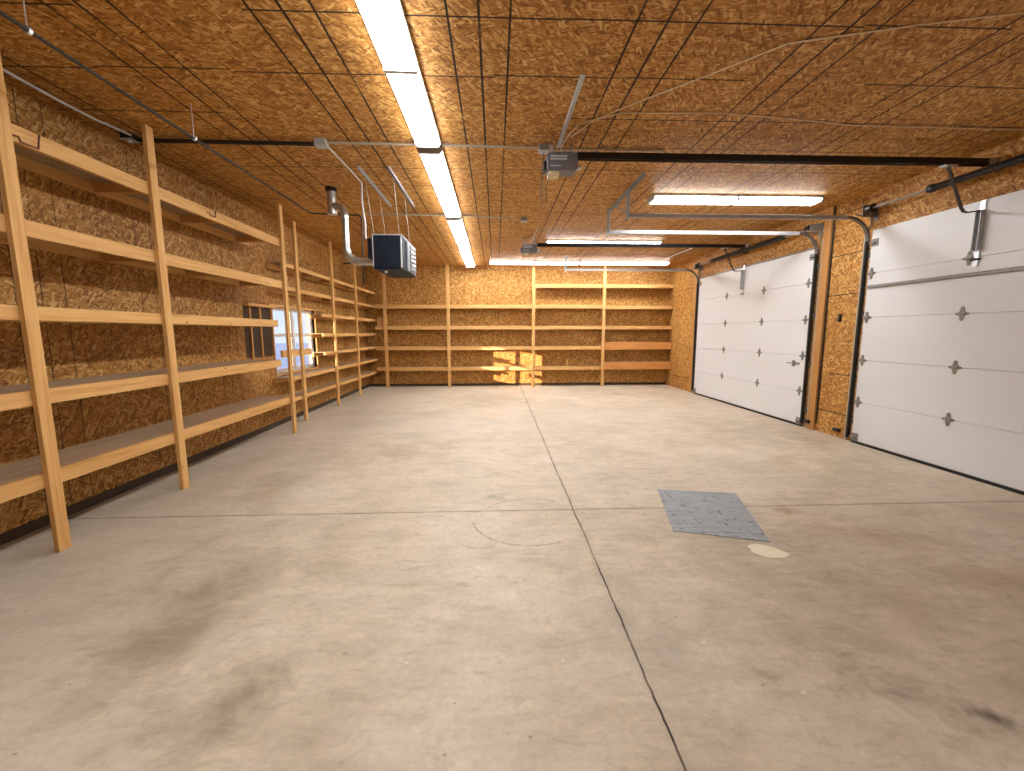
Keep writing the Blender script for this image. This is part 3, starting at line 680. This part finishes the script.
for k, (rx, ry0, ry1) in enumerate(((-1.60, 5.48, 6.12), (-1.25, 5.48, 6.12))):
    for ry in (ry0, ry1):
        MB().tube([(rx + .09 * (1 if rx < -1.4 else .6), ry, hz1 + .01), (rx, ry, H - .04)], .0035, 6).tube([(rx + .09 * (1 if rx < -1.4 else .6), ry, hz1 + .012), (rx + .09 * (1 if rx < -1.4 else .6), ry, hz1 + .04)], .014, 6).build('hanging_rod', M['emt'], heat)
for rx, l in ((-1.60, 'left strut rail on the ceiling that carries the heater'), (-1.25, 'right strut rail on the ceiling that carries the heater')):
    b = MB().box(rx - .014, rx + .014, 5.26, 6.8, H - .006, H - .0005).box(rx - .014, rx - .011, 5.26, 6.8, H - .03, H - .006).box(rx + .011, rx + .014, 5.26, 6.8, H - .03, H - .006)
    tag(b.build('strut_channel', M['galv'], origin=(rx, 6, H)), l, 'strut channel', 'heater strut channels')
pipe('power_cable', [(-1.72, 5.75, zc), (-1.71, 5.70, 3.3), (-1.65, 5.60, 3.0), (-1.63, 5.52, 2.88), (-1.62, 5.5, 2.80)], .011, M['cable_white'], 'pale flexible cable hanging down to the left side of the heater', 'cable')
# flue
fx, fy = -2.04, 6.0
flue = empty('flue_pipe', (fx, fy, 2.6), label='galvanised flue pipe rising from behind the heater to the ceiling beside the gas line', cat='flue pipe')
MB().tube([(hx0 - .02, fy, 2.60), (-1.86, fy, 2.60)], .050, 14).build('horizontal_pipe', M['flue'], flue, smooth=True)
MB().tube([(-1.86, fy, 2.60), (-1.95, fy, 2.615), (-2.01, fy, 2.67), (fx, fy, 2.76)], .055, 14).build('lower_elbow', M['flue'], flue, smooth=True)
MB().tube([(fx, fy, 2.76), (fx, fy, 3.20)], .044, 14).tube([(fx, fy, 3.175), (fx, fy, 3.205)], .052, 14).build('riser', M['flue'], flue, smooth=True)
MB().tube([(fx, fy, 3.20), (fx - .012, fy, 3.27), (fx - .05, fy + .01, 3.32), (fx - .15, fy + .03, 3.34)], .053, 14).build('upper_elbow', M['flue'], flue, smooth=True)
MB().tube([(-2.22, 6.04, 3.24), (-2.22, 6.04, H - .001)], .060, 16).tube([(-2.22, 6.04, 3.23), (-2.22, 6.04, 3.255)], .065, 16).build('tee_section', M['flue'], flue, smooth=True)
MB().tube([(-2.22, 6.04, H - .05), (-2.22, 6.04, H - .0015)], .075, 20).build('ceiling_collar', M['black'], flue)

# ------------------------------------------------------------------ things on the floor
pl = [(1.675, 4.10), (2.43, 3.96), (2.135, 2.985), (1.455, 3.195)]
b = MB().prism([(x, y, .0005) for x, y in pl], (0, 0, .006))
plate = tag(b.build('floor_plate', M['floorplate'], origin=(1.92, 3.56, 0), bevel=.002), 'grey scuffed rectangular plate lying over the floor joint', 'floor plate')
b = MB(); nn = 28; pts = []
for i in range(nn):
    a = 2 * PI * i / nn; r = 1 + .07 * math.sin(3 * a + 1) + .05 * math.sin(7 * a)
    x, y = .13 * r * math.cos(a), .095 * r * math.sin(a); c, s = math.cos(-.5), math.sin(-.5)
    pts.append((2.02 + x * c - y * s, 2.85 + x * s + y * c, .0004))
tag(b.prism(pts, (0, 0, .004)).build('filler_patch', M['filler'], origin=(2.02, 2.85, 0)), 'small pale oval patch of dried filler on the floor by the grey plate corner', 'floor patch')

S.cycles.diffuse_bounces = 3; S.cycles.max_bounces = 8
# ------------------------------------------------------------------ light, sky, camera
sun = bpy.data.lights.new('sun', 'SUN'); sun.energy = 7.5; sun.angle = .006; sun.color = (1, .80, .64)
so = bpy.data.objects.new('sun', sun); COL.objects.link(so)
d = Vector((4.45, 4.35, -.93)).normalized()
so.rotation_euler = d.to_track_quat('-Z', 'Y').to_euler(); so.location = (-12, 0, 4)
w = bpy.data.worlds.new('world'); S.world = w; w.use_nodes = True
nt = w.node_tree; bg = nt.nodes['Background']
tc = nt.nodes.new('ShaderNodeTexCoord'); sp = nt.nodes.new('ShaderNodeSeparateXYZ'); rp = nt.nodes.new('ShaderNodeValToRGB')
nt.links.new(tc.outputs['Generated'], sp.inputs[0]); nt.links.new(sp.outputs[2], rp.inputs[0]); nt.links.new(rp.outputs[0], bg.inputs[0])
rp.color_ramp.elements[0].color = (.75, .86, 1, 1); rp.color_ramp.elements[1].color = (.25, .48, 1, 1); rp.color_ramp.elements[1].position = .7
bg.inputs[1].default_value = .55

cam = bpy.data.cameras.new('camera'); cam.sensor_fit = 'HORIZONTAL'; cam.sensor_width = 36; cam.lens = 416.02 * 36 / 1024
cam.clip_start = .05; cam.clip_end = 300
co = bpy.data.objects.new('camera', cam); COL.objects.link(co); S.camera = co
yaw, pitch, roll = math.radians(2.2467), math.radians(-7.2876), math.radians(-.1028)
f = Vector((math.sin(yaw) * math.cos(pitch), math.cos(yaw) * math.cos(pitch), math.sin(pitch)))
r = Vector((math.cos(yaw), -math.sin(yaw), 0)); u = r.cross(f)
r2 = r * math.cos(roll) + u * math.sin(roll); u2 = -r * math.sin(roll) + u * math.cos(roll)
co.matrix_world = Matrix(((r2.x, u2.x, -f.x, 0), (r2.y, u2.y, -f.y, 0), (r2.z, u2.z, -f.z, 1.63), (0, 0, 0, 1)))

S.view_settings.view_transform = 'Standard'; S.view_settings.look = 'None'; S.view_settings.gamma = 1
S.view_settings.exposure = EXPOSURE; S.view_settings.use_curve_mapping = False
